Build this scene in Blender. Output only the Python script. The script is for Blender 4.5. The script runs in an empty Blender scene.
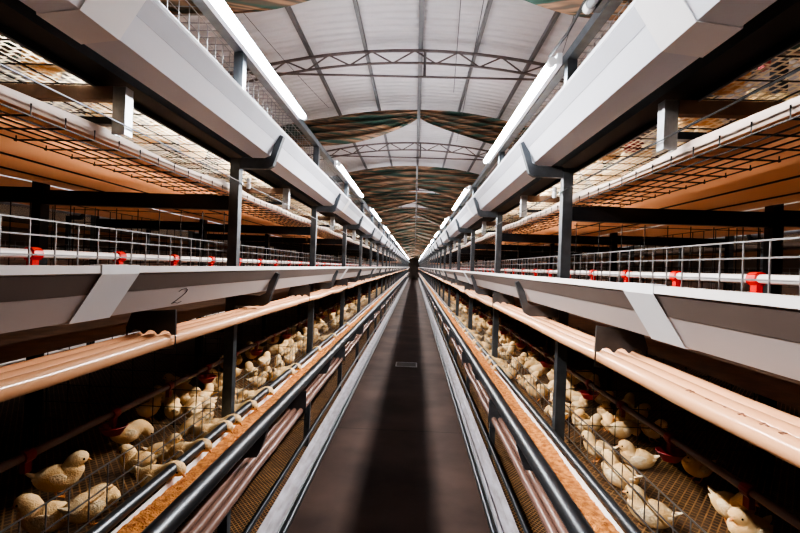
import bpy, bmesh, math, random
from mathutils import Vector, Matrix
random.seed(7)
C = bpy.context.scene.collection
PI = math.pi
HC = 1.55                      # eye height above the aisle floor
A = 0.505                      # half width of the aisle between trough lips
ST0, STP = 0.43, 1.6           # post stations along the rows
NST = 38                       # posts per row
LEN0, LEN1 = -1.6, 61.0
ORD = ['first', 'second', 'third', 'fourth', 'fifth', 'sixth', 'seventh', 'eighth', 'ninth', 'tenth', 'eleventh', 'twelfth',
       'thirteenth', 'fourteenth', 'fifteenth', 'sixteenth', 'seventeenth', 'eighteenth', 'nineteenth', 'twentieth']
SIDE = {-1: 'left', 1: 'right'}

# ------------------------------------------------------------------ mesh builder
class MB:
    def __init__(s): s.v = []; s.f = []
    def box(s, x0, x1, y0, y1, z0, z1):
        n = len(s.v)
        s.v += [(x, y, z) for x in (x0, x1) for y in (y0, y1) for z in (z0, z1)]
        s.f += [tuple(n+i for i in q) for q in ((0,1,3,2),(4,6,7,5),(0,4,5,1),(2,3,7,6),(0,2,6,4),(1,5,7,3))]
        return s
    def bar(s, p, q, r, k=4, caps=True):
        p = Vector(p); q = Vector(q); d = (q-p)
        if d.length < 1e-6: return s
        d.normalize()
        up = Vector((0,0,1)) if abs(d.z) < .9 else Vector((1,0,0))
        a = d.cross(up).normalized(); b = d.cross(a)
        n = len(s.v)
        for c in (p, q):
            for i in range(k):
                t = 2*PI*(i+.5)/k
                s.v.append(tuple(c + a*math.cos(t)*r + b*math.sin(t)*r))
        for i in range(k):
            j = (i+1) % k
            s.f.append((n+i, n+j, n+k+j, n+k+i))
        if caps:
            s.f.append(tuple(n+i for i in range(k))[::-1]); s.f.append(tuple(n+k+i for i in range(k)))
        return s
    def tube(s, pts, r, k=8, caps=True):
        pts = [Vector(p) for p in pts]; n = len(s.v); m = len(pts)
        rr = r if isinstance(r, (list, tuple)) else [r]*m
        pa = None
        for i, c in enumerate(pts):
            d = (pts[min(i+1, m-1)] - pts[max(i-1, 0)]).normalized()
            if pa is None:
                up = Vector((0,0,1)) if abs(d.z) < .9 else Vector((1,0,0))
                a = d.cross(up).normalized()
            else:
                a = (pa - d*pa.dot(d)).normalized()
            pa = a; b = d.cross(a)
            for j in range(k):
                t = 2*PI*j/k
                s.v.append(tuple(c + (a*math.cos(t) + b*math.sin(t))*rr[i]))
        for i in range(m-1):
            for j in range(k):
                j2 = (j+1) % k
                s.f.append((n+i*k+j, n+i*k+j2, n+(i+1)*k+j2, n+(i+1)*k+j))
        if caps:
            s.f.append(tuple(n+j for j in range(k))[::-1]); s.f.append(tuple(n+(m-1)*k+j for j in range(k)))
        return s
    def sheet(s, prof, y0, y1, ny=1, closed=False, fn=None):
        """profile of (x,z) points swept along y"""
        n = len(s.v); m = len(prof)
        for i in range(ny+1):
            y = y0 + (y1-y0)*i/ny
            for (x, z) in prof:
                s.v.append((x, y, z) if fn is None else fn(x, y, z))
        for i in range(ny):
            for j in range(m if closed else m-1):
                j2 = (j+1) % m
                s.f.append((n+i*m+j, n+i*m+j2, n+(i+1)*m+j2, n+(i+1)*m+j))
        if closed:
            s.f.append(tuple(n+j for j in range(m))); s.f.append(tuple(n+ny*m+j for j in range(m))[::-1])
        return s
    def lathe(s, prof, c, k=16, axis='z'):
        n = len(s.v); m = len(prof)
        for i in range(k):
            t = 2*PI*i/k
            for (r, h) in prof:
                s.v.append((c[0]+r*math.cos(t), c[1]+r*math.sin(t), c[2]+h))
        for i in range(k):
            i2 = (i+1) % k
            for j in range(m-1):
                s.f.append((n+i*m+j, n+i2*m+j, n+i2*m+j+1, n+i*m+j+1))
        return s
    def mesh(s, name, mat, smooth=False):
        me = bpy.data.meshes.new(name)
        me.from_pydata(s.v, [], s.f)
        bm = bmesh.new(); bm.from_mesh(me)
        bmesh.ops.recalc_face_normals(bm, faces=bm.faces); bm.to_mesh(me); bm.free()
        if smooth:
            for p in me.polygons: p.use_smooth = True
            try: me.set_sharp_from_angle(angle=math.radians(40))
            except Exception: pass
        me.materials.append(mat)
        return me

def tag(o, label=None, cat=None, group=None, kind=None):
    if label: o['label'] = label
    if cat: o['category'] = cat
    if group: o['group'] = group
    if kind: o['kind'] = kind
    return o
def link(name, me, parent=None, loc=(0,0,0)):
    o = bpy.data.objects.new(name, me); C.objects.link(o); o.location = loc
    if parent: o.parent = parent
    return o
def obj(name, mb, mat, parent=None, loc=(0,0,0), smooth=False):
    return link(name, mb.mesh(name, mat, smooth) if isinstance(mb, MB) else mb, parent, loc)
def thing(name, label, cat, loc=(0,0,0), group=None):
    return tag(link(name, None, None, loc), label, cat, group)
KIDS = {}
def dup(o, loc=None, parent=None, deep=True):
    c = o.copy(); C.objects.link(c)
    if parent: c.parent = parent
    if loc is not None: c.location = loc
    if deep:
        for ch in list(o.children):
            dup(ch, None, c)
    return c
def structure(name, mb, mat, **k):
    return tag(obj(name, mb, mat, **k), kind='structure')

# ------------------------------------------------------------------ materials
def mat(name, col, rough=.5, metal=0, var=0, scale=8, stretch=(1,1,1), col2=None, bump=0, spec=.5, emit=None, trans=0, bscale=None, objrand=0):
    m = bpy.data.materials.new(name); m.use_nodes = True
    nt = m.node_tree; N = nt.nodes; L = nt.links
    b = N['Principled BSDF']
    b.inputs['Base Color'].default_value = (*col, 1); b.inputs['Roughness'].default_value = rough
    b.inputs['Metallic'].default_value = metal
    b.inputs['Specular IOR Level'].default_value = spec
    tc = N.new('ShaderNodeTexCoord'); mp = N.new('ShaderNodeMapping'); mp.inputs['Scale'].default_value = stretch
    L.new(tc.outputs['Object'], mp.inputs['Vector'])
    last = None
    if var or col2:
        n = N.new('ShaderNodeTexNoise'); n.inputs['Scale'].default_value = scale; n.inputs['Detail'].default_value = 5
        L.new(mp.outputs['Vector'], n.inputs['Vector'])
        r = N.new('ShaderNodeValToRGB'); L.new(n.outputs['Fac'], r.inputs['Fac'])
        r.color_ramp.elements[0].position = .35; r.color_ramp.elements[1].position = .65
        c2 = col2 if col2 else tuple(c*(1-var) for c in col)
        r.color_ramp.elements[0].color = (*c2, 1); r.color_ramp.elements[1].color = (*col, 1)
        last = r.outputs['Color']
        L.new(last, b.inputs['Base Color'])
    if objrand:
        oi = N.new('ShaderNodeObjectInfo'); hs = N.new('ShaderNodeHueSaturation')
        mr = N.new('ShaderNodeMapRange'); mr.inputs['To Min'].default_value = 1-objrand; mr.inputs['To Max'].default_value = 1+objrand*.4
        L.new(oi.outputs['Random'], mr.inputs['Value']); L.new(mr.outputs['Result'], hs.inputs['Value'])
        if last: L.new(last, hs.inputs['Color'])
        else: hs.inputs['Color'].default_value = (*col, 1)
        L.new(hs.outputs['Color'], b.inputs['Base Color'])
    if bump:
        n2 = N.new('ShaderNodeTexNoise'); n2.inputs['Scale'].default_value = bscale or scale*4; n2.inputs['Detail'].default_value = 4
        L.new(mp.outputs['Vector'], n2.inputs['Vector'])
        bp = N.new('ShaderNodeBump'); bp.inputs['Strength'].default_value = bump; bp.inputs['Distance'].default_value = .01
        L.new(n2.outputs['Fac'], bp.inputs['Height']); L.new(bp.outputs['Normal'], b.inputs['Normal'])
    if emit:
        b.inputs['Emission Color'].default_value = (*emit[0], 1); b.inputs['Emission Strength'].default_value = emit[1]
    if trans:
        t = N.new('ShaderNodeBsdfTranslucent'); t.inputs['Color'].default_value = (*(col2 or col), 1)
        mx = N.new('ShaderNodeMixShader'); mx.inputs['Fac'].default_value = trans
        L.new(b.outputs[0], mx.inputs[1]); L.new(t.outputs[0], mx.inputs[2])
        L.new(mx.outputs[0], N['Material Output'].inputs['Surface'])
    m['x'] = 1
    return m

def M_(nt, op, a, b=None, c=None):
    n = nt.nodes.new('ShaderNodeMath'); n.operation = op
    for i, v in enumerate((a, b, c)):
        if v is None: continue
        if isinstance(v, (int, float)): n.inputs[i].default_value = v
        else: nt.links.new(v, n.inputs[i])
    return n.outputs[0]

def holes(m, kind, pitch, w):
    """cut a see-through mesh pattern (real holes of the woven / moulded floor) into material m"""
    nt = m.node_tree; N = nt.nodes; L = nt.links
    out = N['Material Output']; src = out.inputs['Surface'].links[0].from_socket
    tc = N.new('ShaderNodeTexCoord'); sp = N.new('ShaderNodeSeparateXYZ'); L.new(tc.outputs['Object'], sp.inputs[0])
    x, y = sp.outputs[0], sp.outputs[1]
    if kind == 'diamond':
        u = M_(nt, 'FRACT', M_(nt, 'DIVIDE', M_(nt, 'ADD', M_(nt, 'ADD', x, M_(nt, 'MULTIPLY', y, .8)), 100), pitch))
        v = M_(nt, 'FRACT', M_(nt, 'DIVIDE', M_(nt, 'ADD', M_(nt, 'SUBTRACT', x, M_(nt, 'MULTIPLY', y, .8)), 100), pitch))
        a = M_(nt, 'MAXIMUM', M_(nt, 'LESS_THAN', u, w), M_(nt, 'LESS_THAN', v, w))
    else:
        mp = N.new('ShaderNodeCombineXYZ'); L.new(y, mp.inputs[0]); L.new(x, mp.inputs[1])
        br = N.new('ShaderNodeTexBrick'); L.new(mp.outputs[0], br.inputs['Vector'])
        br.inputs['Scale'].default_value = 1; br.inputs['Brick Width'].default_value = pitch*1.5
        br.inputs['Row Height'].default_value = pitch; br.inputs['Mortar Size'].default_value = w*pitch
        br.inputs['Mortar Smooth'].default_value = 0; br.inputs['Color1'].default_value = (0,0,0,1)
        br.inputs['Color2'].default_value = (0,0,0,1); br.inputs['Mortar'].default_value = (1,1,1,1)
        a = br.outputs['Fac']
    t = N.new('ShaderNodeBsdfTransparent'); mx = N.new('ShaderNodeMixShader')
    L.new(a, mx.inputs['Fac']); L.new(t.outputs[0], mx.inputs[1]); L.new(src, mx.inputs[2])
    L.new(mx.outputs[0], out.inputs['Surface'])
    return m

UPF3 = mat('painted_shade_trough_face', (.17,.135,.12), .45, var=.12, scale=5)  # shade on the eye-level trough's upper slope, painted as a darker colour
UPF4 = mat('faint_painted_shade_face', (.54,.57,.64), .4, var=.08, scale=3)  # same slope on the overhead trough, its shade painted in more faintly
WHITE = mat('white_trough_plastic', (.78,.82,.90), .38, var=.10, scale=3, stretch=(1,.3,1), bump=.02)  # cool cast of the lamps mixed into the white as a bluish tint
LOWT = mat('lilac_grey_trough', (.42,.41,.45), .4, scale=30, stretch=(1,.25,1), col2=(.28,.26,.27))
SLEEVE = mat('white_sleeve_plastic', (.88,.89,.92), .35, var=.06, scale=5)
WARMW = mat('warm_white_trough', (.60,.535,.515), .38, var=.12, scale=3, stretch=(1,.3,1), bump=.02)
LIPW = mat('bright_lip', (.90,.87,.86), .35)
STEEL = mat('dark_galvanised_steel', (.13,.145,.16), .42, .75, var=.35, scale=14, bump=.05)
ROLL = mat('rolled_steel_edge', (.13,.14,.15), .36, .85, var=.25, scale=10, stretch=(1,.2,1))
BLACK = mat('black_steel', (.028,.032,.038), .38, .5, var=.3, scale=12)
BEAMM = mat('painted_beam', (.020,.024,.028), .6, 0, spec=.2)
GALV = mat('bright_galvanised', (.5,.53,.56), .38, .85, var=.35, scale=18, bump=.03)
WIRE = mat('galvanised_wire', (.34,.34,.34), .38, .85)
DWIRE = mat('black_wire', (.02,.018,.016), .5, .3)
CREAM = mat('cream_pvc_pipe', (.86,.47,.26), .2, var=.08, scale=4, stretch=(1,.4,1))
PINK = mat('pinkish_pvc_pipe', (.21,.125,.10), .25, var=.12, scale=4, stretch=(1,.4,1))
WPIPE = mat('white_pipe', (.9,.88,.86), .25)
RED = mat('red_plastic', (.75,.02,.015), .35)
RED2 = mat('dim_red_plastic', (.22,.012,.012), .5)
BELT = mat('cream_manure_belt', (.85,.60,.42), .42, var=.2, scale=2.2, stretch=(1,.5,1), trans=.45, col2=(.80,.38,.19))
BEDGE = mat('painted_lit_belt_edge', (.86,.70,.60), .45, var=.12, scale=5)  # belt cream made paler to paint in the lamplight on its lip
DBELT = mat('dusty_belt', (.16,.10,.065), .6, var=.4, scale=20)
FEED = mat('orange_feed', (.72,.31,.085), .9, scale=45, col2=(.34,.11,.025), bump=1, bscale=160)
CONC = mat('concrete', (.078,.049,.039), .6, scale=1.6, col2=(.036,.022,.018), spec=.2, bump=.06, bscale=40)
ROOF = mat('white_roof_sheet', (.64,.585,.575), .5, scale=1.1, col2=(.54,.49,.48), bump=0, trans=.0)
PURL = mat('grey_purlin', (.17,.155,.15), .5, .3, var=.2, scale=6)
TRUS = mat('truss_tube', (.17,.13,.12), .5, .3, var=.3, scale=9)
WALL = mat('wall_paint', (.22,.15,.11), .7, var=.25, scale=1.4)
ENDW = mat('end_wall_dark', (.30,.24,.20), .8, var=.3, scale=2)
FLOOR4 = holes(mat('moulded_floor_mesh', (.93,.80,.56), .5, scale=9, col2=(.97,.86,.64), trans=.6), 'brick', .022, .17)
FLOOR2 = holes(mat('woven_floor_mesh', (.46,.26,.11), .4, .3, scale=16, col2=(.24,.13,.055)), 'diamond', .026, .20)
TUBE = mat('lit_tube', (1,1,1), .4, emit=((.86,.92,1), 46))
TUBE2 = mat('dim_lit_tube', (1,1,1), .4, emit=((1,.85,.68), 14))
DTUBE = mat('unlit_tube', (.30,.32,.34), .2)
LBODY = mat('lamp_body', (.75,.77,.8), .35)
CHICK = mat('chick_down', (.94,.73,.44), .9, scale=16, col2=(.86,.55,.25), bump=.45, bscale=230, objrand=.22, spec=.2)
CHICKW = mat('chick_white_wing', (.94,.79,.55), .9, scale=40, col2=(.88,.64,.36), bump=.6, bscale=150, objrand=.15, spec=.2)
BEAK = mat('beak', (.75,.33,.12), .4)
EYE = mat('eye', (.01,.01,.01), .15)
CAP = mat('white_cap', (.85,.85,.85), .4)
INK = mat('ink', (.03,.03,.035), .6)
INKB = mat('brown_ink', (.20,.09,.05), .6)

# concrete slab joints
nt = CONC.node_tree; sp = nt.nodes.new('ShaderNodeSeparateXYZ'); tc = nt.nodes.new('ShaderNodeTexCoord')
nt.links.new(tc.outputs['Object'], sp.inputs[0])
fr = M_(nt, 'FRACT', M_(nt, 'DIVIDE', M_(nt, 'ADD', sp.outputs[1], 100-3.34+.004), 2.2))
j = M_(nt, 'LESS_THAN', fr, .005)
mx = nt.nodes.new('ShaderNodeMixRGB'); bs = nt.nodes['Principled BSDF']
src = bs.inputs['Base Color'].links[0].from_socket
nt.links.new(j, mx.inputs['Fac']); nt.links.new(src, mx.inputs[1]); mx.inputs[2].default_value = (.01,.008,.007,1)
nt.links.new(mx.outputs[0], bs.inputs['Base Color'])
# roof: fine corrugation across
nt = ROOF.node_tree; N = nt.nodes; L = nt.links
tc = N.new('ShaderNodeTexCoord'); wv = N.new('ShaderNodeTexWave'); wv.bands_direction = 'Y'; wv.inputs['Scale'].default_value = 2.6
wv.inputs['Distortion'].default_value = .8; wv.inputs['Detail'].default_value = 1; wv.inputs['Detail Scale'].default_value = 1.2
L.new(tc.outputs['Object'], wv.inputs['Vector'])
bp = N.new('ShaderNodeBump'); bp.inputs['Strength'].default_value = .55; bp.inputs['Distance'].default_value = .03
L.new(wv.outputs['Fac'], bp.inputs['Height']); L.new(bp.outputs['Normal'], N['Principled BSDF'].inputs['Normal'])
# striped shade cloth
CLOTH = bpy.data.materials.new('striped_shade_cloth'); CLOTH.use_nodes = True
nt = CLOTH.node_tree; N = nt.nodes; L = nt.links
tc = N.new('ShaderNodeTexCoord'); mp = N.new('ShaderNodeMapping'); mp.inputs['Scale'].default_value = (.55,.6,11)
no = N.new('ShaderNodeTexNoise'); no.inputs['Scale'].default_value = 1.7; no.inputs['Detail'].default_value = 2; no.inputs['Distortion'].default_value = .4
cr = N.new('ShaderNodeValToRGB'); L.new(tc.outputs['Object'], mp.inputs[0]); L.new(mp.outputs[0], no.inputs['Vector']); L.new(no.outputs['Fac'], cr.inputs[0])
cr.color_ramp.elements[0].position = .34; cr.color_ramp.elements[0].color = (.035,.065,.05,1)
cr.color_ramp.elements[1].position = .68; cr.color_ramp.elements[1].color = (.60,.36,.22,1)
for p, c in ((.42,(.07,.13,.10,1)), (.47,(.17,.115,.085,1)), (.52,(.48,.28,.17,1)), (.57,(.11,.11,.085,1)), (.61,(.24,.16,.11,1))):
    e = cr.color_ramp.elements.new(p); e.color = c
L.new(cr.outputs[0], N['Principled BSDF'].inputs['Base Color']); N['Principled BSDF'].inputs['Roughness'].default_value = .8

# ------------------------------------------------------------------ setting
RX = .06
def roofh(x):
    a = abs(x-RX)
    return HC + 2.36 - (a*a/14 if a < 2.2 else 2.2*2.2/14 + (a-2.2)*.25)
structure('floor', MB().box(-5.2, 5.2, -3, 62, -.1, 0), CONC)
prof = [(x*.2-5.2, roofh(x*.2-5.2)) for x in range(53)]
structure('ceiling', MB().sheet(prof + [(x, z+.06) for x, z in prof[::-1]], -3, 62, 1, True), ROOF, smooth=True)
structure('wall_left', MB().box(-5.25, -5.1, -3, 62, 0, roofh(-5.2)), WALL)
structure('wall_right', MB().box(5.1, 5.25, -3, 62, 0, roofh(5.2)), WALL)
structure('wall_back', MB().box(-5.2, 5.2, 62, 62.1, 0, 4), ENDW)
structure('wall_front', MB().box(-5.2, 5.2, -3.1, -3, 0, 4), WALL)
# small drain frame sunk in the aisle floor
t = thing('drain_cover', 'small square steel drain frame set in the dark middle of the aisle floor', 'drain cover', (0.0, 7.6, 0))
mb = MB()
mb.box(-.17,.17,-.17,-.15,0,.006).box(-.17,.17,.15,.17,0,.006).box(-.17,-.15,-.15,.15,0,.006).box(.15,.17,-.15,.15,0,.006)
obj('frame', mb, GALV, t); obj('plate', MB().box(-.149,.149,-.149,.149,0,.003), BLACK, t)

# roof steelwork
for i in range(15):
    x = RX + (i-7)*.585
    where = 'straight along the ridge' if i == 7 else ORD[abs(i-7)-1] + (' left of' if i < 7 else ' right of') + ' the ridge'
    r = .024 if i == 7 else .016
    tag(obj('roof_purlin', MB().box(x-r, x+r, -3, 61.9, roofh(x)-.055-(.004 if i == 7 else 0), roofh(x)-.006), PURL),
        'long grey purlin under the white roof, ' + where, 'purlin', 'roof purlins')
def truss():
    tc_, bc, wb = MB(), MB(), MB()
    n = 44; xs = [-5.0 + 10*i/n for i in range(n+1)]
    top = [Vector((x, 0, roofh(x)-.085)) for x in xs]
    bot = [Vector((x, 0, roofh(x)-.215)) for x in xs]
    tc_.tube(top, .016, 6); bc.tube(bot, .013, 6)
    for i in range(n):
        a, b = (top[i], bot[i+1]) if i % 2 == 0 else (bot[i], top[i+1])
        wb.bar(a, b, .009, 5)
    return tc_, bc, wb
tcm, bcm, wbm = truss()
t0 = thing('roof_truss', 'arched steel lattice truss under the roof, nearest the camera', 'truss', (0, 5.05, 0), 'arched roof trusses')
obj('top_chord', tcm, TRUS, t0, smooth=True); obj('bottom_chord', bcm, TRUS, t0, smooth=True); obj('web', wbm, TRUS, t0)
obj('tie_rod', MB().bar((-5.0, 0, HC+2.0), (5.0, 0, HC+2.0), .012, 6), TRUS, t0)
obj('king_rod', MB().bar((RX+.05, 0, HC+2.0), (RX+.05, 0, roofh(RX)-.085), .014, 6), PURL, t0)
for k in range(1, 15):
    t = dup(t0, (0, 5.05+3.75*k, 0))
    t['label'] = 'arched steel lattice truss under the roof, ' + (ORD[k] + ' from the camera' if k < 6 else 'far off in the brown gloom')
# thin sagging cables on the roof
for i, (xa, ya, xb, yb) in enumerate([(.55, 3.4, .75, 8.6), (.35, 3.4, .5, 6.2), (-1.5, 3.4, -1.15, 6.4), (1.2, 3.3, 1.5, 5.0)]):
    pts = [(xa+(xb-xa)*q/8, ya+(yb-ya)*q/8, roofh(xa)-.09-.03*math.sin(PI*q/8)) for q in range(9)]
    tag(obj('cable', MB().tube(pts, .003, 4), DWIRE), ['thin dark cable under the roof just right of the ridge, reaching farthest back',
        'short thin dark cable closest to the ridge purlin', 'thin dark cable under the roof left of the ridge',
        'thin dark cable slanting outward under the roof above the right lamps'][i], 'cable', 'thin roof cables')

# swagged striped shade cloths between trusses
def curtain(side, drop0, drop1, yoff, seed, full):
    rnd = random.Random(seed); mb = MB(); nx, nz = 40, 26
    ph = [rnd.uniform(0, 6.3) for _ in range(6)]
    n0 = 0
    for i in range(nx+1):
        u = i/nx; x = RX + side*(.02 + u*4.2)
        prof_ = min(1, math.sin(min(u*3.2, 1)*PI/2)) ** (1.0 if full else .8)
        d = drop0 + (drop1-drop0)*prof_ + .03*math.sin(u*9+ph[0])
        for k in range(nz+1):
            v = k/nz
            z = roofh(x) - .07 - d*v - .012*math.sin(u*14+v*6+ph[1])*v
            y = .06*math.sin(v*26 + 2.2*math.sin(u*5+ph[2]) + ph[3])*(.35+.65*min(1, u*3)) + .12*math.sin(u*3+ph[4])*v
            mb.v.append((x, y, z))
    for i in range(nx):
        for k in range(nz):
            a = i*(nz+1)+k
            mb.f.append((a, a+1, a+nz+2, a+nz+1))
    return mb
cy = [(3.2, 0.12, .55, 0), (7.0, .12, .46, 0), (10.9, .55, .72, 1), (14.7, .35, .6, 1), (18.4, .3, .75, 1), (22.2, .55, .85, 1), (26, .6, .9, 1), (29.7, .6, .95, 1), (33.5, .7, 1.0, 1),
      (37.2, .8, 1.05, 1), (41, .8, 1.1, 1), (46, .9, 1.2, 1), (51, 1.0, 1.3, 1), (56, 1.2, 1.5, 1)]
for i, (y, d0, d1, full) in enumerate(cy):
    for s in (-1, 1):
        lab = 'green and brown shade cloth swagged left of the ridge, ' if s < 0 else 'green and brown shade cloth swagged right of the ridge, '
        lab += (['overhead at the frame top', 'nearest full swag', 'second bunch back', 'third bunch back', 'fourth bunch back'] + ['far back'])[min(i, 5)]
        o = obj('shade_cloth', curtain(s, d0, d1, 0, i*2+s, full), CLOTH, loc=(0, y, 0), smooth=True)
        tag(o, lab, 'cloth', 'striped shade cloths')

# ------------------------------------------------------------------ cage rows
LIP = {1: HC-1.32, 2: HC-.68, 3: HC-.02, 4: HC+.563}
FLO = {1: .165, 2: .81, 3: 1.455, 4: 2.005}
TN = {1: 'bottom', 2: 'second', 3: 'third', 4: 'top'}
TL = {1: 'low tier beside the floor', 2: 'tier holding the orange feed', 3: 'eye-level tier', 4: 'overhead top tier'}

class Half:
    """one face of a cage row: x = x0 + sgn*d, d measured from the trough lip into the cage"""
    def __init__(s, x0, sgn): s.x0, s.g = x0, sgn
    def x(s, d): return s.x0 + s.g*d
    def P(s, pr): return [(s.x(d), z) for d, z in pr]

PD = .195                       # post centre
def post_parts(H, brackets=(1,2,3,4)):
    m = MB(); x = H.x(PD)
    def chan(z0, z1):
        w = .02; g = H.g
        c = [(-w,-w),(w,-w),(w,-w+.006),(-w+.006,-w+.006),(-w+.006,w-.006),(w,w-.006),(w,w),(-w,w)]
        n = len(m.v)
        for z in (z0, z1):
            for a, b in c: m.v.append((x+a*g, b, z))
        k = len(c)
        for i in range(k):
            j = (i+1) % k; m.f.append((n+i, n+j, n+k+j, n+k+i))
        m.f.append(tuple(n+i for i in range(k))); m.f.append(tuple(n+k+i for i in range(k))[::-1])
    chan(0, 1.984); chan(2.024, HC+.885)
    foot = MB().box(x-.04, x+.04, -.04, .04, 0, .006)
    br = []
    for t in brackets:
        if t == 1: continue
        zl = LIP[t]
        b = MB()
        if t == 2: pl = [(.175,-.075),(.175,-.16),(.06,-.15),(.035,-.09),(.02,-.033),(.045,-.033),(.066,-.075),(.10,-.09)]
        else: pl = [(.174,-.124),(.174,-.170),(.055,-.168),(.035,-.155),(-.006,-.030),(.010,-.022),(.03,-.055),(.046,-.112),(.07,-.124)]
        n = len(b.v)
        for y in (-.014, .014):
            for d, z in pl: b.v.append((H.x(d), y, zl+z))
        k = len(pl)
        for i in range(k):
            j = (i+1) % k; b.f.append((n+i, n+j, n+k+j, n+k+i))
        b.f.append(tuple(n+i for i in range(k))); b.f.append(tuple(n+k+i for i in range(k))[::-1])
        br.append((t, b))
    bolt = MB()
    bolt.bar((H.x(.172), 0, HC+.33), (H.x(.166), 0, HC+.33), .007, 6); bolt.bar((H.x(.172), 0, HC-.15), (H.x(.166), 0, HC-.15), .007, 6)
    return m, foot, br, bolt

def make_posts(H, side, rowname, n, first_k=-1, far=False):
    m, foot, br, bolt = post_parts(H, (2,3,4))
    y0 = ST0 + STP*first_k
    t0 = thing('cage_post', '', 'post', (0, y0, 0), 'steel posts of the ' + rowname)
    obj('upright', m, STEEL, t0); obj('foot_plate', foot, STEEL, t0)
    for t, b in br: obj('trough_bracket', b, STEEL, t0)
    obj('bolt', bolt, GALV, t0)
    for i in range(n):
        t = t0 if i == 0 else dup(t0, (0, y0+STP*i, 0))
        k = i + first_k
        if far:
            t['label'] = 'dark steel post of the ' + rowname
        elif k < 0: t['label'] = 'dark steel post of the %s beside the camera' % rowname
        elif k == 0: t['label'] = 'dark steel post of the %s at the frame edge' % rowname
        elif k <= 6: t['label'] = 'dark post with trough brackets, %s, %s whole one from camera' % (rowname, ORD[k-1])
        else: t['label'] = 'dark steel post, %s, far down the aisle' % rowname

def trough_prof(t):
    if t >= 3: return [(.016,-.010),(.016,0),(0,0),(0,-.011),(.003,-.014),(.025,-.053),(.058,-.106),(.135,-.116),(.150,-.02),(.147,-.02),(.132,-.112),(.061,-.102),(.029,-.052),(.016,-.016)]
    if t == 2: return [(.058,.008),(.062,-.05),(.075,-.072),(.135,-.072),(.150,-.05),(.157,-.012),(.154,-.012),(.147,-.048),(.133,-.069),(.077,-.069),(.065,-.048),(.061,.008)]
    return [(.040,.010),(.052,.010),(.060,-.030),(.075,-.040),(.125,-.040),(.150,-.010),(.147,-.010),(.123,-.037),(.077,-.037),(.063,-.027),(.055,.013),(.040,.013)]

def make_trough(H, t, side, rowname, y0, y1, detail=True):
    zl = LIP[t]
    root = thing('feed_trough', {1: 'empty whitish steel trough with rounded rim near the floor, ',
        2: 'trough with fat dark rolled rim and orange feed, ', 3: 'white angular feed trough at eye level along the ',
        4: 'white angular feed trough overhead along the '}[t] + rowname, 'trough', (0, 0, 0))
    M = {1: LOWT, 2: LIPW, 3: WARMW, 4: WHITE}[t]
    obj('trough_shell', MB().sheet(H.P([(d, zl+z) for d, z in trough_prof(t)]), y0, y1, 1, True), M, root)
    if not detail: return root
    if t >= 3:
        obj('sloping_face_shade', MB().sheet(H.P([(d, zl+z) for d, z in [(.0022,-.0145),(.0242,-.0532),(.0252,-.0530),(.0032,-.0142)]]), y0, y1, 1, True), UPF3 if t == 3 else UPF4, root)  # thin sheet over the upper slope that carries its painted shade
    if t == 3:
        obj('rim', MB().sheet(H.P([(d, zl+z) for d, z in [(.018,.002),(-.002,.002),(-.002,-.012),(0,-.012),(0,0),(.018,0)]]), y0, y1, 1, True), LIPW, root)
    if t == 2:
        obj('rolled_rim', MB().tube([(H.x(.029), y0, zl+.004), (H.x(.029), y1, zl+.004)], .029, 20), ROLL, root, smooth=True)
    if t == 1:
        obj('rolled_rim', MB().tube([(H.x(.014), y0, zl-.002), (H.x(.014), y1, zl-.002)], .014, 12), ROLL, root, smooth=True)
        obj('rolled_rim', MB().tube([(H.x(.040), y0, zl+.002), (H.x(.040), y1, zl+.002)], .011, 12), ROLL, root, smooth=True)
    if t >= 3:
        pr = [(.020,.004),(-.004,.004),(-.004,-.014),(.0215,-.054),(.056,-.1085),(.138,-.119),(.154,-.018),(.152,-.018),(.1365,-.1175),(.057,-.107),(.023,-.0535),(-.0025,-.0135),(-.0025,.0025),(.020,.0025)]
        me = MB().sheet(H.P([(d, zl+z) for d, z in pr]), -.06, .06, 1, True).mesh('joint_sleeve', SLEEVE)
        for k in range(18): link('joint_sleeve', me, root, (0, .93 + 3.2*k, 0))
    # toothed pipe hanger halfway between posts, with a wire loop under the pipes
    if t in (2, 3):
        pl = [(.035,-.112),(.15,-.122),(.165,-.165)]
        for cx_ in (.137, .099, .061):
            pl += [(cx_+.017,-.178),(cx_+.010,-.170),(cx_,-.167),(cx_-.010,-.170),(cx_-.017,-.178)]
        pl += [(.033,-.178)]
        if t == 2: pl = [(d, z+.02-.05) if z < -.15 else (d, z+.034) for d, z in pl]
        b = MB(); k = len(pl)
        for y in (-.003, .003):
            for d, z in pl: b.v.append((H.x(d), y, zl+z))
        for i in range(k):
            j = (i+1) % k; b.f.append((i, j, k+j, k+i))
        b.f.append(tuple(range(k))); b.f.append(tuple(range(k, 2*k))[::-1])
        me = b.mesh('pipe_hanger', STEEL)
        dz = 0 if t == 3 else -.03
        lp = MB().tube([(H.x(d), 0, zl+z+dz) for d, z in [(.036,-.15),(.034,-.215),(.10,-.222),(.163,-.215),(.163,-.16)]], .0022, 5)
        wm = lp.mesh('hanger_wire', DWIRE)
        for q in range(-1, 24):
            h = link('pipe_hanger', me, root, (0, ST0+STP*(q+.5), 0))
            link('hanger_wire', wm, h)
    return root

def wire_grid(H, d, y0, y1, hs, pitch, r=.002, vtop=None, vbot=None, rh=None):
    m = MB()
    for z in hs: m.bar((H.x(d), y0, z), (H.x(d), y1, z), rh or r, 4)
    n = int(round((y1-y0)/pitch))
    for i in range(n):
        y = y0 + (i+.5)*(y1-y0)/n
        m.bar((H.x(d), y, vbot if vbot else min(hs)), (H.x(d), y, vtop if vtop else max(hs)), r, 4)
    return m

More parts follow.
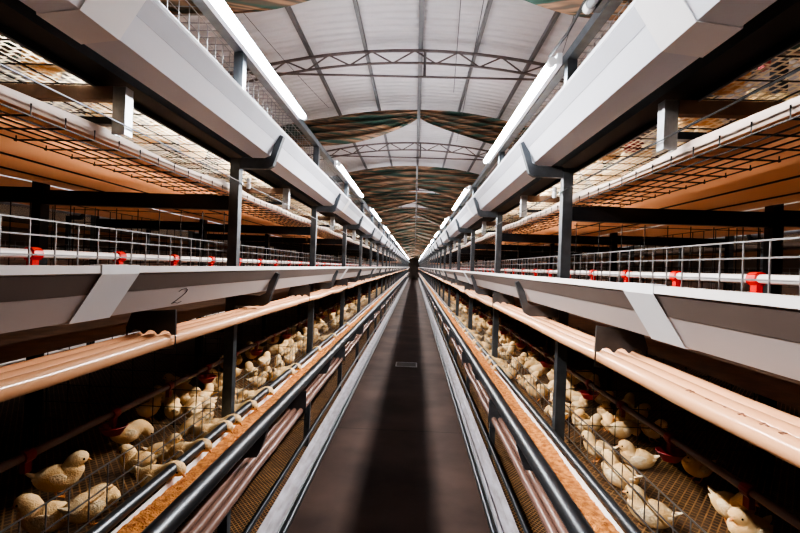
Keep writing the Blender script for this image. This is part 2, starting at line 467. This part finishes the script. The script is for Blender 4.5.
def repeated(name, cat, parts, y0, pitch, n, labfn, group, kfirst=0):
    t0 = thing(name, '', cat, (0, y0, 0), group)
    for nm, mb, m in parts: obj(nm, mb, m, t0)
    if len(parts) == 1:
        pass
    for i in range(n):
        t = t0 if i == 0 else dup(t0, (0, y0+pitch*i, 0))
        t['label'] = labfn(i+kfirst)
def repeated1(name, cat, mb, m, y0, pitch, n, labfn, group, kfirst=0):
    o = obj(name, mb, m, loc=(0, y0, 0)); tag(o, None, cat, group)
    for i in range(n):
        t = o if i == 0 else dup(o, (0, y0+pitch*i, 0))
        t['label'] = labfn(i+kfirst)

def nth(i, lim=7):
    return ('%s bay from the camera' % ORD[i]) if i < lim else 'far down the aisle'

PIPEN = {0: 'innermost', 1: 'middle', 2: 'outermost'}
def drinker(H, t, rowname, y0, y1, nclamp):
    z = {2: HC-.557, 3: HC, 4: FLO[4]+.14}[t]; d = .47
    root = thing('drinker_line', {2: 'dull brownish drinker pipe with red cups above the chicks, ', 3: 'white drinker pipe with red clips at eye level inside the ', 4: 'drinker pipe with red cups in the overhead tier of the '}[t] + rowname, 'water pipe', (0,0,0))
    obj('pipe', MB().tube([(H.x(d), y0, z), (H.x(d), y1, z)], .0125, 12), {2: PINK, 3: WPIPE, 4: WPIPE}[t], root, smooth=True)
    cl = MB().tube([(H.x(d), -.017, z), (H.x(d), .017, z)], .0185, 12)
    cl.box(H.x(d)-.008, H.x(d)+.008, -.012, .012, z-.045, z-.012)
    R_ = RED if t == 3 else RED2
    cm = cl.mesh('clip', R_)
    cz = z-.075
    cup = MB().lathe([(.0,0),(.026,.0),(.045,.028),(.048,.030),(.046,.032),(.027,.006),(0,.005)], (H.x(d), 0, cz), 16)
    cup.bar((H.x(d), 0, cz+.004), (H.x(d), 0, z-.04), .006, 6)
    um = cup.mesh('cup', R_, True)
    for i in range(nclamp):
        c = link('clip', cm, root, (0, .52+.385*i, 0))
        if i % (4 if t == 4 else 2) == (1 if t == 2 else 0): link('cup', um, c)
    # small white pull strings with steel nipples between
    return root

def belt(H, t, rowname, y0, y1, detail):
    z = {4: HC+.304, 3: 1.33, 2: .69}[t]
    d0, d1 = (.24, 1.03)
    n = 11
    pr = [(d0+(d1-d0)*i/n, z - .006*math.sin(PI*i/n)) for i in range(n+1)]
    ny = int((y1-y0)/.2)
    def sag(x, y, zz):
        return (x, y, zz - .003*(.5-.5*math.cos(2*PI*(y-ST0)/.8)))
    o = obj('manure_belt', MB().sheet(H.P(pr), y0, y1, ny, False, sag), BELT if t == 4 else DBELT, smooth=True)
    if detail and t == 4:
        obj('belt_edge', MB().sheet(H.P([(d0+.001, z-.002), (d0-.004, z+.006), (d0-.002, z+.030), (d0+.012, z+.034)]), y0, y1, ny, False, lambda x, y, zz: (x, y, zz - (.003 + (.010 if zz > z+.02 else 0))*(.5-.5*math.cos(2*PI*(y-ST0)/.8)) - (.004*math.sin(y*5.1) if zz > z+.02 else 0))), BEDGE, o, smooth=True)
    tag(o, {4: 'sagging cream belt, orange underneath, below the overhead mesh, ', 3: 'dim manure belt under the eye-level cages of the ',
            2: 'dim manure belt below the chick floor of the '}[t] + rowname, 'belt')

def meshfloor(H, t, rowname, y0, y1):
    d0 = {4: .262, 3: .225, 2: .19, 1: .17}[t]
    o = obj('floor_mesh', MB().sheet(H.P([(d0, FLO[t]+.012), (d0+.01, FLO[t]), (1.04, FLO[t])]), y0, y1, 1), FLOOR4 if t == 4 else FLOOR2)
    tag(o, {4: 'cream moulded mesh floor lit from above, overhead tier, ', 3: 'woven mesh floor of the eye-level tier, ',
            2: 'brown woven wire floor with chicks on it, ', 1: 'brown woven mesh floor low beside the aisle, '}[t] + rowname, 'floor mesh')

for s in (-1, 1):
    H = Half(s*A, s); row = SIDE[s] + ' row'
    make_posts(H, s, row, NST)
    for t in (1,2,3,4): make_trough(H, t, s, row, LEN0, LEN1)
    # orange feed in the second trough
    m = MB(); ny = 1200; ds = [.062,.075,.09,.105,.12,.135,.148,.154]
    rnd = random.Random(3+s)
    for i in range(ny+1):
        y = LEN0 + (12-LEN0)*i/ny if i < ny else LEN1
        for d in ds:
            m.v.append((H.x(d), y, LIP[2] - .024 + rnd.uniform(-.003,.003) + .005*math.sin(y*7+d*40)))
    k = len(ds)
    for i in range(ny):
        for q in range(k-1): m.f.append((i*k+q, i*k+q+1, (i+1)*k+q+1, (i+1)*k+q))
    tag(obj('poultry_feed', m, FEED, smooth=True), 'crumbly orange feed filling the trough of the ' + row, 'feed', kind='stuff')
    # rods above the second and bottom troughs
    for t, z, dd, r in ((2, HC-.655, .150, .0165), (1, HC-1.265, .160, .014)):
        tag(obj('guard_rail', MB().tube([(H.x(dd), LEN0, z), (H.x(dd), LEN1, z)], r, 14), ROLL if t == 2 else BLACK, smooth=True),
            ('round dark guard rail behind the orange feed of the ' if t == 2 else 'thin black guard rail behind the low empty trough of the ') + row, 'rail')
    tag(obj('support_angle', MB().box(*sorted((H.x(.178-.008), H.x(.178-.002))), LEN0, LEN1, HC-.70, HC-.665), BLACK),
        'narrow black steel strip behind the guard rail, second tier of the ' + row, 'rail')
    # beam beneath the overhead cages
    bm_ = MB().sheet(H.P([(.160,1.990),(.160,2.018),(.26,2.018),(.26,1.990),(.256,1.990),(.256,2.004),(.164,2.004),(.164,1.990)]), LEN0, LEN1, 1, True)
    tag(obj('support_channel', bm_, BEAMM), 'long black beam under the edge of the overhead cages, ' + row, 'beam')
    tag(obj('edge_strip', MB().box(*sorted((H.x(.2605), H.x(.2635))), LEN0, LEN1, 1.986, 2.02), GALV), 'thin bright metal edge along the black overhead beam of the ' + row, 'strip')
    tag(obj('top_rail', MB().box(*sorted((H.x(.175), H.x(.215))), LEN0, LEN1, HC+.886, HC+.925), STEEL), 'steel rail along the tops of the posts, ' + row, 'rail')
    tag(obj('steel_wire', MB().bar((H.x(.170), LEN0, HC+.335), (H.x(.170), LEN1, HC+.335), .0022, 5), STEEL), 'taut single steel wire running past the posts of the ' + row, 'wire')
    for t in (1,2,3,4): meshfloor(H, t, row, LEN0, LEN1)
    for t in (2,3,4): belt(H, t, row, LEN0, LEN1, True)
    drinker(H, 2, row, LEN0, LEN1, 40); drinker(H, 3, row, LEN0, LEN1, 40); drinker(H, 4, row, LEN0, 25, 14)
    # grilles
    y0 = ST0 - STP + .0
    g3 = wire_grid(H, .224, .005, STP-.005, [HC-.045, HC-.002, HC+.040, HC+.073], .073, .0020, rh=.0024)
    repeated1('front_grille', 'wire grille', g3, WIRE, y0, STP, 18, lambda i: 'low wire grille above eye-level trough, %s, %s' % (row, nth(i)), 'eye-level wire grilles')
    g2 = wire_grid(H, .224, .005, STP-.005, [HC-.677, HC-.617, HC-.556], .073, .0018, rh=.0022)
    repeated1('front_grille', 'wire grille', g2, WIRE, y0, STP, 18, lambda i: 'low wire grille between chicks and feed, %s, %s' % (row, nth(i)), 'grilles before the chicks')
    g4 = wire_grid(H, .224, .005, STP-.005, [HC+.50, HC+.56, HC+.66, HC+.78, HC+.875], .073, .0018)
    repeated1('front_grille', 'wire grille', g4, WIRE, y0, STP, 12, lambda i: 'tall wire grille above overhead trough, %s, %s' % (row, nth(i)), 'overhead wire grilles')
    # roof mesh over the top tier
    m = MB()
    for i in range(10): m.bar((H.x(.225+.09*i), .005, HC+.905), (H.x(.225+.09*i), STP-.005, HC+.905), .002, 4)
    for i in range(27): m.bar((H.x(.217), .03+i*.0592, HC+.909), (H.x(1.04), .03+i*.0592, HC+.909), .002, 4)
    repeated1('roof_grille', 'wire grille', m, WIRE, y0, STP, 14, lambda i: 'flat wire roof panel over the top tier, %s, %s' % (row, nth(i)), 'cage roof panels')
    # hanging wire ladder beneath the belt edge
    m = MB(); z = HC+.288
    for d in (.233, .275, .31, .345, .385, .44): m.bar((H.x(d), .01, z), (H.x(d), STP-.01, z), .0022, 4)
    n = 16
    for i in range(n):
        y = .05+i*.1
        m.tube([(H.x(.233), y, z+.026), (H.x(.233), y, z+.001), (H.x(.44), y, z-.003), (H.x(.445), y+.012, z-.003), (H.x(.445), y+.012, z+.018)], .0022, 4)
    repeated1('belt_wire_rack', 'wire rack', m, DWIRE, y0, STP, 14, lambda i: 'hooked black wire rack beneath orange belt, %s, %s' % (row, nth(i)), 'wire racks under the belts')
    m = MB(); z = FLO[4]-.005
    for i in range(8): m.bar((H.x(.27+.1*i), .003, z), (H.x(.27+.1*i), STP-.003, z), .0022, 4)
    for i in range(13): m.bar((H.x(.265), .06+i*.1231, z-.003), (H.x(1.03), .06+i*.1231, z-.003), .002, 4)
    repeated1('floor_wire_panel', 'wire panel', m, DWIRE, y0, STP, 12, lambda i: 'dark wire panel under the cream overhead mesh, %s, %s' % (row, nth(i)), 'wire panels under overhead mesh')
    # more loose longitudinal wires below belt
    for q, d in enumerate((.62, .82)):
        tag(obj('belt_wire', MB().bar((H.x(d), LEN0, HC+.287), (H.x(d), LEN1, HC+.287), .0035, 4), DWIRE),
            ('long black wire beneath the middle of the orange belt, ' if q == 0 else 'long black wire beneath the far part of the orange belt, ') + row, 'wire')
    # cross beams at the posts
    for t, z0, z1 in ((4, HC+.215, HC+.275), (3, 1.245, 1.29), (2, .60, .645)):
        b = MB().box(*sorted((H.x(.217), H.x(1.02))), -.02, .02, z0, z1)
        repeated1('cross_bar', 'beam', b, BLACK, ST0, STP, 14, lambda i, t=t: 'black cross beam under the %s, %s, %s' % ({4: 'overhead belt', 3: 'eye-level cages', 2: 'chick floor'}[t], row, nth(i+1).replace('bay', 'post') if i < 6 else 'far down the aisle'), 'cross beams')
    # mid-span stub hangers with two wooden-coloured bars
    t0 = thing('floor_support', '', 'support', (0, ST0+STP*.5, 0), 'mid-bay floor supports')
    xa, xb = sorted((H.x(.178), H.x(.212)))
    m = MB().sheet([(xa, HC+.315), (xa, 1.988), (xb, 1.988), (xb, HC+.315)], -.017, -.012, 1, True)
    m.sheet([(xa, HC+.315), (xa, 1.988), (xa+.004, 1.988), (xa+.004, HC+.315)], -.012, .017, 1, True)
    m.sheet([(xb-.004, HC+.315), (xb-.004, 1.988), (xb, 1.988), (xb, HC+.315)], -.012, .017, 1, True)
    obj('hanger', m, GALV, t0)
    obj('cross_bar', MB().box(*sorted((H.x(.216), H.x(1.02))), -.014, .014, 1.955, 1.99), mat('dusty_bar', (.20,.13,.09), .6, var=.4, scale=20), t0)
    obj('cross_bar', MB().box(*sorted((H.x(.216), H.x(.6))), -.014, .014, HC+.342, HC+.360), BLACK, t0)
    for i in range(12):
        t = t0 if i == 0 else dup(t0, (0, ST0+STP*(i+.5), 0))
        t['label'] = 'short bright steel hanger under overhead mesh, %s, %s' % (row, nth(i+1))
    # wire partitions between bays
    for t in (2, 3):
        m = MB(); zt = {2: 1.22, 3: 1.76}[t]
        for i in range(9): m.bar((H.x(.25+i*.095), .024, FLO[t]+.005), (H.x(.25+i*.095), .024, zt), .0018, 4)
        for i in range(6): m.bar((H.x(.24), .024, FLO[t]+.02+(zt-FLO[t]-.03)*i/5), (H.x(1.02), .024, FLO[t]+.02+(zt-FLO[t]-.03)*i/5), .0018, 4)
        repeated1('cage_partition', 'wire partition', m, DWIRE, ST0, STP, 10, lambda i, t=t: 'dark wire partition across the %s, %s, %s' % ({2: 'chick tier', 3: 'eye-level tier'}[t], row, nth(i+1)), 'wire partitions')
    m = wire_grid(H, 1.035, .02, STP-.02, [FLO[3]+.02, FLO[3]+.12, FLO[3]+.22, FLO[3]+.33], .1, .002)
    repeated1('rear_grille', 'wire grille', m, DWIRE, y0, STP, 10, lambda i: 'dark wire grille behind the eye-level tier, %s, %s' % (row, nth(i)), 'rear wire grilles')
    # centre posts
    o = obj('centre_post', MB().box(s*1.552-.02, s*1.552+.02, -.025, .025, 0, HC+.9), BLACK, loc=(0, ST0, 0))
    tag(o, None, 'post', 'centre posts')
    for i in range(14):
        t = o if i == 0 else dup(o, (0, ST0+STP*i, 0))
        t['label'] = 'black centre post behind cages, %s, %s' % (row, ('%s post from the camera' % ORD[i]) if i < 7 else 'far down the aisle')
    # PVC pipe bundles under troughs 3 and 2
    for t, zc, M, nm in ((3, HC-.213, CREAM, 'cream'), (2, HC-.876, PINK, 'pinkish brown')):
        for q in range(3):
            d = .061 + .038*q + (.004 if t == 2 else 0)
            rnd = random.Random(7+t+s); pts = []
            ny = 260; ph = rnd.uniform(0, 6)
            for i in range(ny+1):
                y = LEN0 + (LEN1-LEN0)*i/ny if i < ny else LEN1
                pin = abs(math.sin(PI*(y-ST0)/.8))
                pts.append((H.x(d + pin*.006*math.sin(y*1.9+ph)), y, zc - pin*(.006+.005*math.sin(y*1.3+ph))))
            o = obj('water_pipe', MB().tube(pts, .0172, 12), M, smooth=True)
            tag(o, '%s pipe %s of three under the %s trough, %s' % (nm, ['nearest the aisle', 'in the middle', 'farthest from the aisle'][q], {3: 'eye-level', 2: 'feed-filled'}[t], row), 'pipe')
            if s == 1 and t == 3 and q == 0:
                mk = MB(); rn = random.Random(5)
                yy = .60
                while yy < .86:
                    if rn.random() < .8:
                        th = rn.uniform(.003, .007); yaw = 1.1
                        r_ = .0177
                        for uu in (0, 1) if rn.random() < .5 else (.5,):
                            an = 1.15 + uu*.25
                            xx = H.x(d) - math.cos(an)*r_; zz = zc-.004 + math.sin(an)*r_
                            mk.box(xx-.0018, xx+.0014, yy, yy+th, zz-.0016, zz+.0022)
                    yy += .0095 if rn.random() < .85 else .035
                obj('printed_lettering', mk, INKB, o)
    # next aisle's half of this row and the row beyond it
    H2 = Half(s*(A+2*1.045+.0), -s); row2 = 'rear of the ' + row
    H3 = Half(s*(A+2*1.045+1.0), s); row3 = 'outer ' + row
    for HH, rn_ in ((H2, row2), (H3, row3)):
        make_posts(HH, s, rn_, 12, -1, True)
        for t in (2, 3, 4): make_trough(HH, t, s, rn_, LEN0, 40, False)
        for t in (2, 3, 4): meshfloor(HH, t, rn_, LEN0, 40)
        for t in (2, 3, 4): belt(HH, t, rn_, LEN0, 40, False)
        g = wire_grid(HH, .224, .005, STP-.005, [HC-.045, HC-.002, HC+.040, HC+.073], .073, .0020)
        repeated1('front_grille', 'wire grille', g, WIRE, y0, STP, 9, lambda i: 'distant low wire grille on the ' + rn_, 'distant wire grilles')
        if HH is H3:
            drinker(HH, 3, rn_, LEN0, 40, 10)
    # cross beams of the hidden halves, seen as dark bars beyond the centre posts
    b = MB().box(*sorted((H2.x(.217), H2.x(1.02))), -.02, .02, HC+.222, HC+.285)
    repeated1('cross_bar', 'beam', b, BLACK, ST0, STP, 8, lambda i: 'black cross beam beyond the centre posts of the ' + row, 'distant cross beams')

# ------------------------------------------------------------------ lamps
GLOW, TILT = 46, 27
def lamp(x, y, s, lit, label, ln=1.9):
    t = thing('tube_lamp', label, 'lamp', (x, y, HC+.87), 'tube lamps')
    obj('tube', MB().tube([(0, .03, 0), (0, ln-.03, 0)], .016, 10), (TUBE if lit is True else TUBE2) if lit else DTUBE, t, smooth=True)
    if lit is True:
        L_ = bpy.data.lights.new('tube_glow', 'AREA'); L_.shape = 'RECTANGLE'; L_.size = .016; L_.size_y = ln-.1
        L_.energy = GLOW; L_.color = (1, .96, .93); L_.spread = math.radians(170)
        lo = bpy.data.objects.new('tube_glow', L_); C.objects.link(lo); lo.parent = t
        lo.location = (-s*.004, ln/2, -.019); lo.rotation_euler = (0, s*math.radians(TILT), 0)
    obj('housing', MB().box(*sorted((s*.020, s*.040)), 0, ln, -.012, .035), LBODY if lit else STEEL, t)
    obj('end_cap', MB().tube([(0, 0, 0), (0, .03, 0)], .018, 10), CAP, t); obj('end_cap', MB().tube([(0, ln-.03, 0), (0, ln, 0)], .018, 10), CAP, t)
    obj('mounting_arm', MB().tube([(s*.035, .95, .01), (s*.05, .95, .03), (s*.085, .95, .05)], .008, 6), STEEL, t)
    obj('mounting_arm', MB().tube([(s*.035, ln-.15, .01), (s*.05, ln-.15, .03), (s*.085, ln-.15, .05)], .008, 6), STEEL, t)
    return t
for s, st in ((-1, .95), (1, 2.0)):
    x = s*(A+.11)
    k = 0
    y = st - 3.2
    while y < 58:
        if y < st:
            if s < 0: lamp(x, y, s, True, 'unseen lit tube lamp added behind the camera, above the left overhead trough')  # out-of-view lamp added to light the near end of the overhead trough
            else: lamp(x, y+.9, s, False, 'dark unlit tube lamp above the right overhead trough at the frame top')
        else:
            lamp(x, y, s, True, 'bright tube lamp above %s overhead trough, %s' % (SIDE[s], ('%s lit one from the camera' % ORD[k]) if k < 6 else 'far down the aisle'))
            k += 1
        y += 3.2
    # lamps of the next aisles
    for q in range(8):
        lamp(s*(A+2.09-.11+.55), -1+q*3.6, s, 2, 'bright tube lamp over the next aisle beyond the %s row' % SIDE[s])

# white insulators / wraps on the rail and cable at the right
for i, (x, y, z) in enumerate([(A+.12, 1.42, HC+.93), (A+.12, 1.56, HC+.93), (A+.165, 2.1, HC+.34), (-A-.165, 2.1, HC+.34)]):
    m = MB().lathe([(0,-.022),(.009,-.02),(.011,0),(.006,.006),(.012,.014),(.008,.026),(0,.028)], (0,0,0), 10)
    tag(obj('insulator', m, CAP, loc=(x, y, z), smooth=True), ['white wrapped knot on the dark lamp cable at upper right, nearer one', 'white wrapped knot on the dark lamp cable at upper right, farther one',
        'small white clip where the steel wire meets the first right post', 'small white clip where the steel wire meets the first left post'][i], 'clip')
pts = [(A+.125+.012*math.sin(i*1.7), -.5+i*.2, HC+.925-.012*math.sin(i*.9)) for i in range(14)]
tag(obj('power_cable', MB().tube(pts, .007, 6), DWIRE, smooth=True), 'black power cable looping along the unlit lamp at upper right', 'cable')

# handwritten 2 on the left eye-level trough (lower band)
tr = [o for o in C.objects if o.name.startswith('feed_trough') and o['label'].startswith('white angular feed trough at eye level along the left row')][0]
pts2 = [(0,.82),(.12,.95),(.34,1),(.5,.9),(.52,.72),(.42,.5),(.22,.24),(.02,.04),(.2,.1),(.42,.02),(.62,.1)]
m = MB(); zb = LIP[3]
def on_face(u, v):
    z = -.100 + v*.042; d = .058 - (z+.106)/.053*.033
    return (-A-d+.0008, 1.235+u*.085, zb+z)
m.tube([on_face(u, v) for u, v in pts2], .0011, 5)
obj('handwritten_two', m, INK, tr)

# ------------------------------------------------------------------ chicks
def catm(P, n):
    out = []
    for i in range(len(P)-1):
        p0, p1, p2, p3 = P[max(i-1,0)], P[i], P[i+1], P[min(i+2, len(P)-1)]
        for k in range(n):
            t = k/n
            out.append(tuple(.5*((2*b)+(-a+c)*t+(2*a-5*b+4*c-d)*t*t+(-a+3*b-3*c+d)*t**3) for a, b, c, d in zip(p0, p1, p2, p3)))
    out.append(P[-1]); return out
BODY = [(-.072,.084,.003,.003), (-.064,.079,.019,.016), (-.048,.071,.037,.033), (-.020,.064,.047,.044), (.008,.063,.048,.045), (.031,.073,.041,.040)]
POSE = {
 'standing': [(.042,.090,.034,.033), (.046,.102,.0285,.028), (.052,.112,.0285,.028), (.065,.118,.027,.026), (.078,.115,.0195,.019), (.085,.112,.008,.008)],
 'feeding':  [(.050,.088,.031,.028), (.066,.100,.026,.025), (.082,.106,.0265,.026), (.097,.102,.026,.025), (.109,.092,.019,.018), (.115,.086,.008,.008)],
 'pecking':  [(.052,.080,.032,.031), (.070,.074,.027,.027), (.083,.062,.0265,.026), (.093,.048,.0245,.024), (.099,.035,.017,.017), (.101,.028,.008,.008)],
 'resting':  [(.038,.084,.035,.034), (.040,.097,.0285,.028), (.046,.107,.0285,.028), (.059,.113,.027,.026), (.072,.110,.0195,.019), (.079,.107,.008,.008)],
}
def loft(rings, k=14, wob=.0015, seed=1):
    m = MB(); rnd = random.Random(seed); n = len(rings)
    for i, (x, z, rw, rh) in enumerate(rings):
        a = rings[max(i-1,0)]; b = rings[min(i+1,n-1)]
        tx, tz = b[0]-a[0], b[1]-a[1]; l = math.hypot(tx, tz) or 1; tx, tz = tx/l, tz/l
        for j in range(k):
            t = 2*PI*j/k; w = rw*math.cos(t); h = rh*math.sin(t)
            m.v.append((x - tz*h + rnd.uniform(-wob,wob), w + rnd.uniform(-wob,wob), z + tx*h))
    for i in range(n-1):
        for j in range(k):
            j2 = (j+1) % k; m.f.append((i*k+j, i*k+j2, (i+1)*k+j2, (i+1)*k+j))
    m.f.append(tuple(range(k))); m.f.append(tuple((n-1)*k+j for j in range(k))[::-1])
    return m
def chick_proto(pose):
    drop = .022 if pose == 'resting' else 0
    PS = [(x, z, a*(1.14 if i < 2 else 1.05), b*(1.14 if i < 2 else 1.05)) if i < 5 else (x, z, a, b) for i, (x, z, a, b) in enumerate(POSE[pose])]
    rings = [(x, z-drop, a, b) for x, z, a, b in catm(BODY + PS, 3)]
    P = {}
    P['body'] = loft(rings).mesh('chick_body', CHICK, True)
    hx, hz = POSE[pose][3][0], POSE[pose][3][1]-drop
    ex, ez = POSE[pose][5][0], POSE[pose][5][1]-drop
    dx, dz = ex-hx, ez-hz; l = math.hypot(dx, dz); dx, dz = dx/l, dz/l
    P['beak'] = MB().tube([(ex-dx*.004, 0, ez-dz*.004), (ex+dx*.006, 0, ez+dz*.006), (ex+dx*.014, 0, ez+dz*.014-.001)], [.0065,.0045,.0008], 8).mesh('beak', BEAK, True)
    P['eye'] = []
    for sg in (-1, 1):
        e = MB(); c = (hx+dx*.008-dz*.004*1, sg*.0236, hz+dz*.008+abs(dx)*.006)
        e.lathe([(0,-.0036),(.0026,-.0026),(.0036,0),(.0026,.0026),(0,.0036)], c, 8)
        P['eye'].append(e.mesh('eye', EYE, True))
    P['wing'] = []
    for sg in (-1, 1):
        w = loft([(-.074,.076-drop,.002,.003), (-.056,.070-drop,.006,.010), (-.03,.066-drop,.008,.019), (-.004,.068-drop,.008,.023), (.016,.074-drop,.006,.016), (.024,.078-drop,.002,.005)], 10)
        w.v = [(x, y + sg*(.042 - max(0, (-.015-x))*.42), z) for x, y, z in w.v]
        P['wing'].append(w.mesh('wing', CHICKW, True))
    P['leg'] = []
    if pose != 'resting':
        for sg in (-1, 1):
            g = MB().tube([(.0, sg*.02, .035), (-.006, sg*.021, .018), (.002, sg*.021, .004)], [.006,.0035,.003], 6)
            for a in (-.5, 0, .5): g.bar((.002, sg*.021, .004), (.002+.022*math.cos(a), sg*.021+.022*math.sin(a), .002), .0018, 4)
            P['leg'].append(g.mesh('leg', BEAK, True))
    P['tail'] = loft([(-.066,.080-drop,.014,.010), (-.082,.089-drop,.010,.005), (-.094,.097-drop,.002,.001)], 8).mesh('tail', CHICKW, True)
    return P
PROTO = {p: chick_proto(p) for p in POSE}
ROOTS = {}
SCK = .84
def chick(pose, x, y, z, ang, label, group, sc=1.0, detail=True):
    key = (pose, detail)
    P = PROTO[pose]
    if detail:
        if key not in ROOTS:
            o = link('chick', P['body'])
            link('beak', P['beak'], o); link('tail', P['tail'], o)
            for e in P['eye']: link('eye', e, o)
            for w in P['wing']: link('wing', w, o)
            for g in P['leg']: link('leg', g, o)
            ROOTS[key] = o
        else: o = dup(ROOTS[key])
    else:
        if key not in ROOTS:
            o = link('chick', P['body']); ROOTS[key] = o
        else: o = dup(ROOTS[key])
    o.location = (x, y, z); o.rotation_euler = (0, 0, ang); o.scale = (sc*SCK,)*3
    return tag(o, label, 'chick', group)

# near chicks: (x, y, heading degrees, pose, scale, label)
Z2 = FLO[2]
F, CX, ROLLA = 480.0, .075, .035
def on_floor(px, py, z):
    dx, dy = px-414.5, py-266.5
    rx = dx + ROLLA*dy; ry = dy - ROLLA*dx       # undo the small camera roll
    dist = F*(HC-z)/ry
    return CX + rx*dist/F, dist
near = [
 (50, 500, 35, 'standing', 1.05, 'large cream chick standing at far left, looking toward the aisle'),
 (38, 536, 200, 'resting', 1.05, 'pale chick lying against the left grille in the bottom corner'),
 (80, 530, 70, 'pecking', 1.0, 'yellow-cream chick pressed to the left grille beside the corner chick'),
 (122, 449, 50, 'pecking', 1.0, 'cream chick crouching alone on the mesh with head up, left row'),
 (134, 474, 190, 'resting', .95, 'white-backed chick behind the left grille in front of the lone crouching chick'),
 (158, 466, 30, 'standing', .85, 'small chick beside the white-backed chick behind the left grille'),
 (170, 419, 120, 'resting', .95, 'round chick facing away left of the first left post'),
 (184, 408, 20, 'standing', .8, 'small buff chick just right of the round chick in the left row'),
 (198, 432, 60, 'standing', .9, 'pale chick behind the left grille near the first post, upper'),
 (210, 440, 240, 'pecking', .9, 'chick with lowered head behind the left grille near the first post'),
 (203, 404, 90, 'resting', .95, 'chick settled by the first left post on its camera side'),
 (213, 395, 0, 'standing', 1.0, 'upright chick standing tall just left of the first left post'),
 (724, 518, -70, 'standing', 1.0, 'cream chick facing the camera at lower right, eye visible'),
 (742, 536, 200, 'resting', 1.05, 'chick under the red cup in the bottom right corner'),
 (692, 476, 190, 'standing', .9, 'dark-headed chick drinking beside the red cup at right'),
 (634, 464, 160, 'resting', 1.0, 'buff chick sitting alert on the open mesh of the right row'),
 (617, 482, 120, 'resting', 1.1, 'large white-striped chick behind the right grille below the alert buff chick'),
 (640, 520, 140, 'resting', 1.05, 'pale chick leaning on the right grille near the bottom'),
 (596, 458, 150, 'standing', .9, 'chick with folded wing behind the right grille, above the white-striped chick'),
 (586, 434, 10, 'standing', .85, 'small pale chick standing by the first right post'),
 (624, 433, 170, 'standing', .8, 'half-shaded chick with white stripe beneath the right drinker pipe'),
 (602, 418, 250, 'standing', .9, 'plump chick facing away right of the first right post'),
 (577, 410, 30, 'resting', .85, 'small chick low behind the first right post'),
]
for (px, py, a, pose, sc, lab) in near:
    x, y = on_floor(px, py, Z2)
    s = -1 if x < 0 else 1
    x = -max(abs(x), .80) if s < 0 else max(x, .80)
    chick(pose, x, y, Z2, math.radians(a), lab, 'chicks on the wire floor', sc)
rnd = random.Random(21)
placed = [on_floor(n[0], n[1], Z2) for n in near]
for s in (-1, 1):
    cnt = 0
    for tries in range(900):
        y = 2.15 + 13*rnd.random()**1.5
        x = s*(.80 + .42*rnd.random()**1.3)
        if any((x-a)**2 + (y-b)**2 < .085**2 for a, b in placed): continue
        placed.append((x, y)); cnt += 1
        pose = rnd.choice(['standing','standing','resting','resting','pecking'])
        seg = int((y-ST0)/STP)
        lab = 'cream chick in the crowd behind the grille, %s row, %s' % (SIDE[s], 'just past the first post' if seg == 1 else 'just past the %s post' % ORD[seg-1] if seg < 5 else 'far down the row')
        chick(pose, x, y, Z2, rnd.uniform(0, 2*PI), lab, 'crowd of chicks past each post', rnd.uniform(.85, 1.05), y < 5)
        if cnt >= 118: break
# chicks reaching heads through into the feed
for s, ys in ((-1, [1.50, 1.70, 1.90, 1.97, 2.18, 2.42, 2.9, 3.02, 3.7, 4.4, 5.3]), (1, [3.25, 3.45, 3.6, 3.95, 4.3, 4.4, 4.9, 5.2, 5.9, 6.5, 7.0, 8.0])):
    for i, y in enumerate(ys):
        # head rests over the feed; the body stands behind the rail
        chick('feeding', s*(A+.218), y, Z2-.008, (0 if s < 0 else PI) + rnd.uniform(-.2, .2),
              'yellow chick reaching over orange feed, %s row, %s from camera' % (SIDE[s], ORD[i]), 'chicks eating at the troughs', 1.0)
# chicks on the overhead mesh, seen from below
pl4 = []
for s in (-1, 1):
    for i in range(70):
        y = .7 + 4.6*rnd.random(); x = s*(A+.31+.30*rnd.random())
        if any((x-a)**2 + (y-b)**2 < .15**2 for a, b in pl4): continue
        pl4.append((x, y))
        chick(rnd.choice(['resting','standing']), x, y, FLO[4]+.002, rnd.uniform(0, 6.28),
              'chick sitting on the lit overhead mesh of the %s row, seen from below' % SIDE[s], 'chicks on the overhead mesh', 1.0, False)

# ------------------------------------------------------------------ camera, world, view
cam = bpy.data.cameras.new('camera'); co = bpy.data.objects.new('camera', cam); C.objects.link(co)
cam.sensor_width = 36; cam.lens = 480/800*36; cam.clip_start = .02; cam.clip_end = 200
yaw = math.atan(14.5/480)
co.location = (CX, 0, HC)
co.rotation_mode = 'QUATERNION'
from mathutils import Quaternion
q = Quaternion((0,0,1), yaw) @ Quaternion((1,0,0), PI/2) @ Quaternion((0,0,1), ROLLA)
co.rotation_quaternion = q
bpy.context.scene.camera = co
w = bpy.data.worlds.new('world'); bpy.context.scene.world = w; w.use_nodes = True
w.node_tree.nodes['Background'].inputs[0].default_value = (.8,.85,1,1); w.node_tree.nodes['Background'].inputs[1].default_value = .05
sc = bpy.context.scene
sc.view_settings.view_transform = 'AgX'
try: sc.view_settings.look = 'AgX - High Contrast'
except Exception: pass
sc.view_settings.exposure = .47
sc.cycles.use_denoising = True
sc.cycles.max_bounces = 7; sc.cycles.transparent_max_bounces = 16
sc.cycles.diffuse_bounces = 4; sc.cycles.glossy_bounces = 3
sc.cycles.sample_clamp_indirect = 6
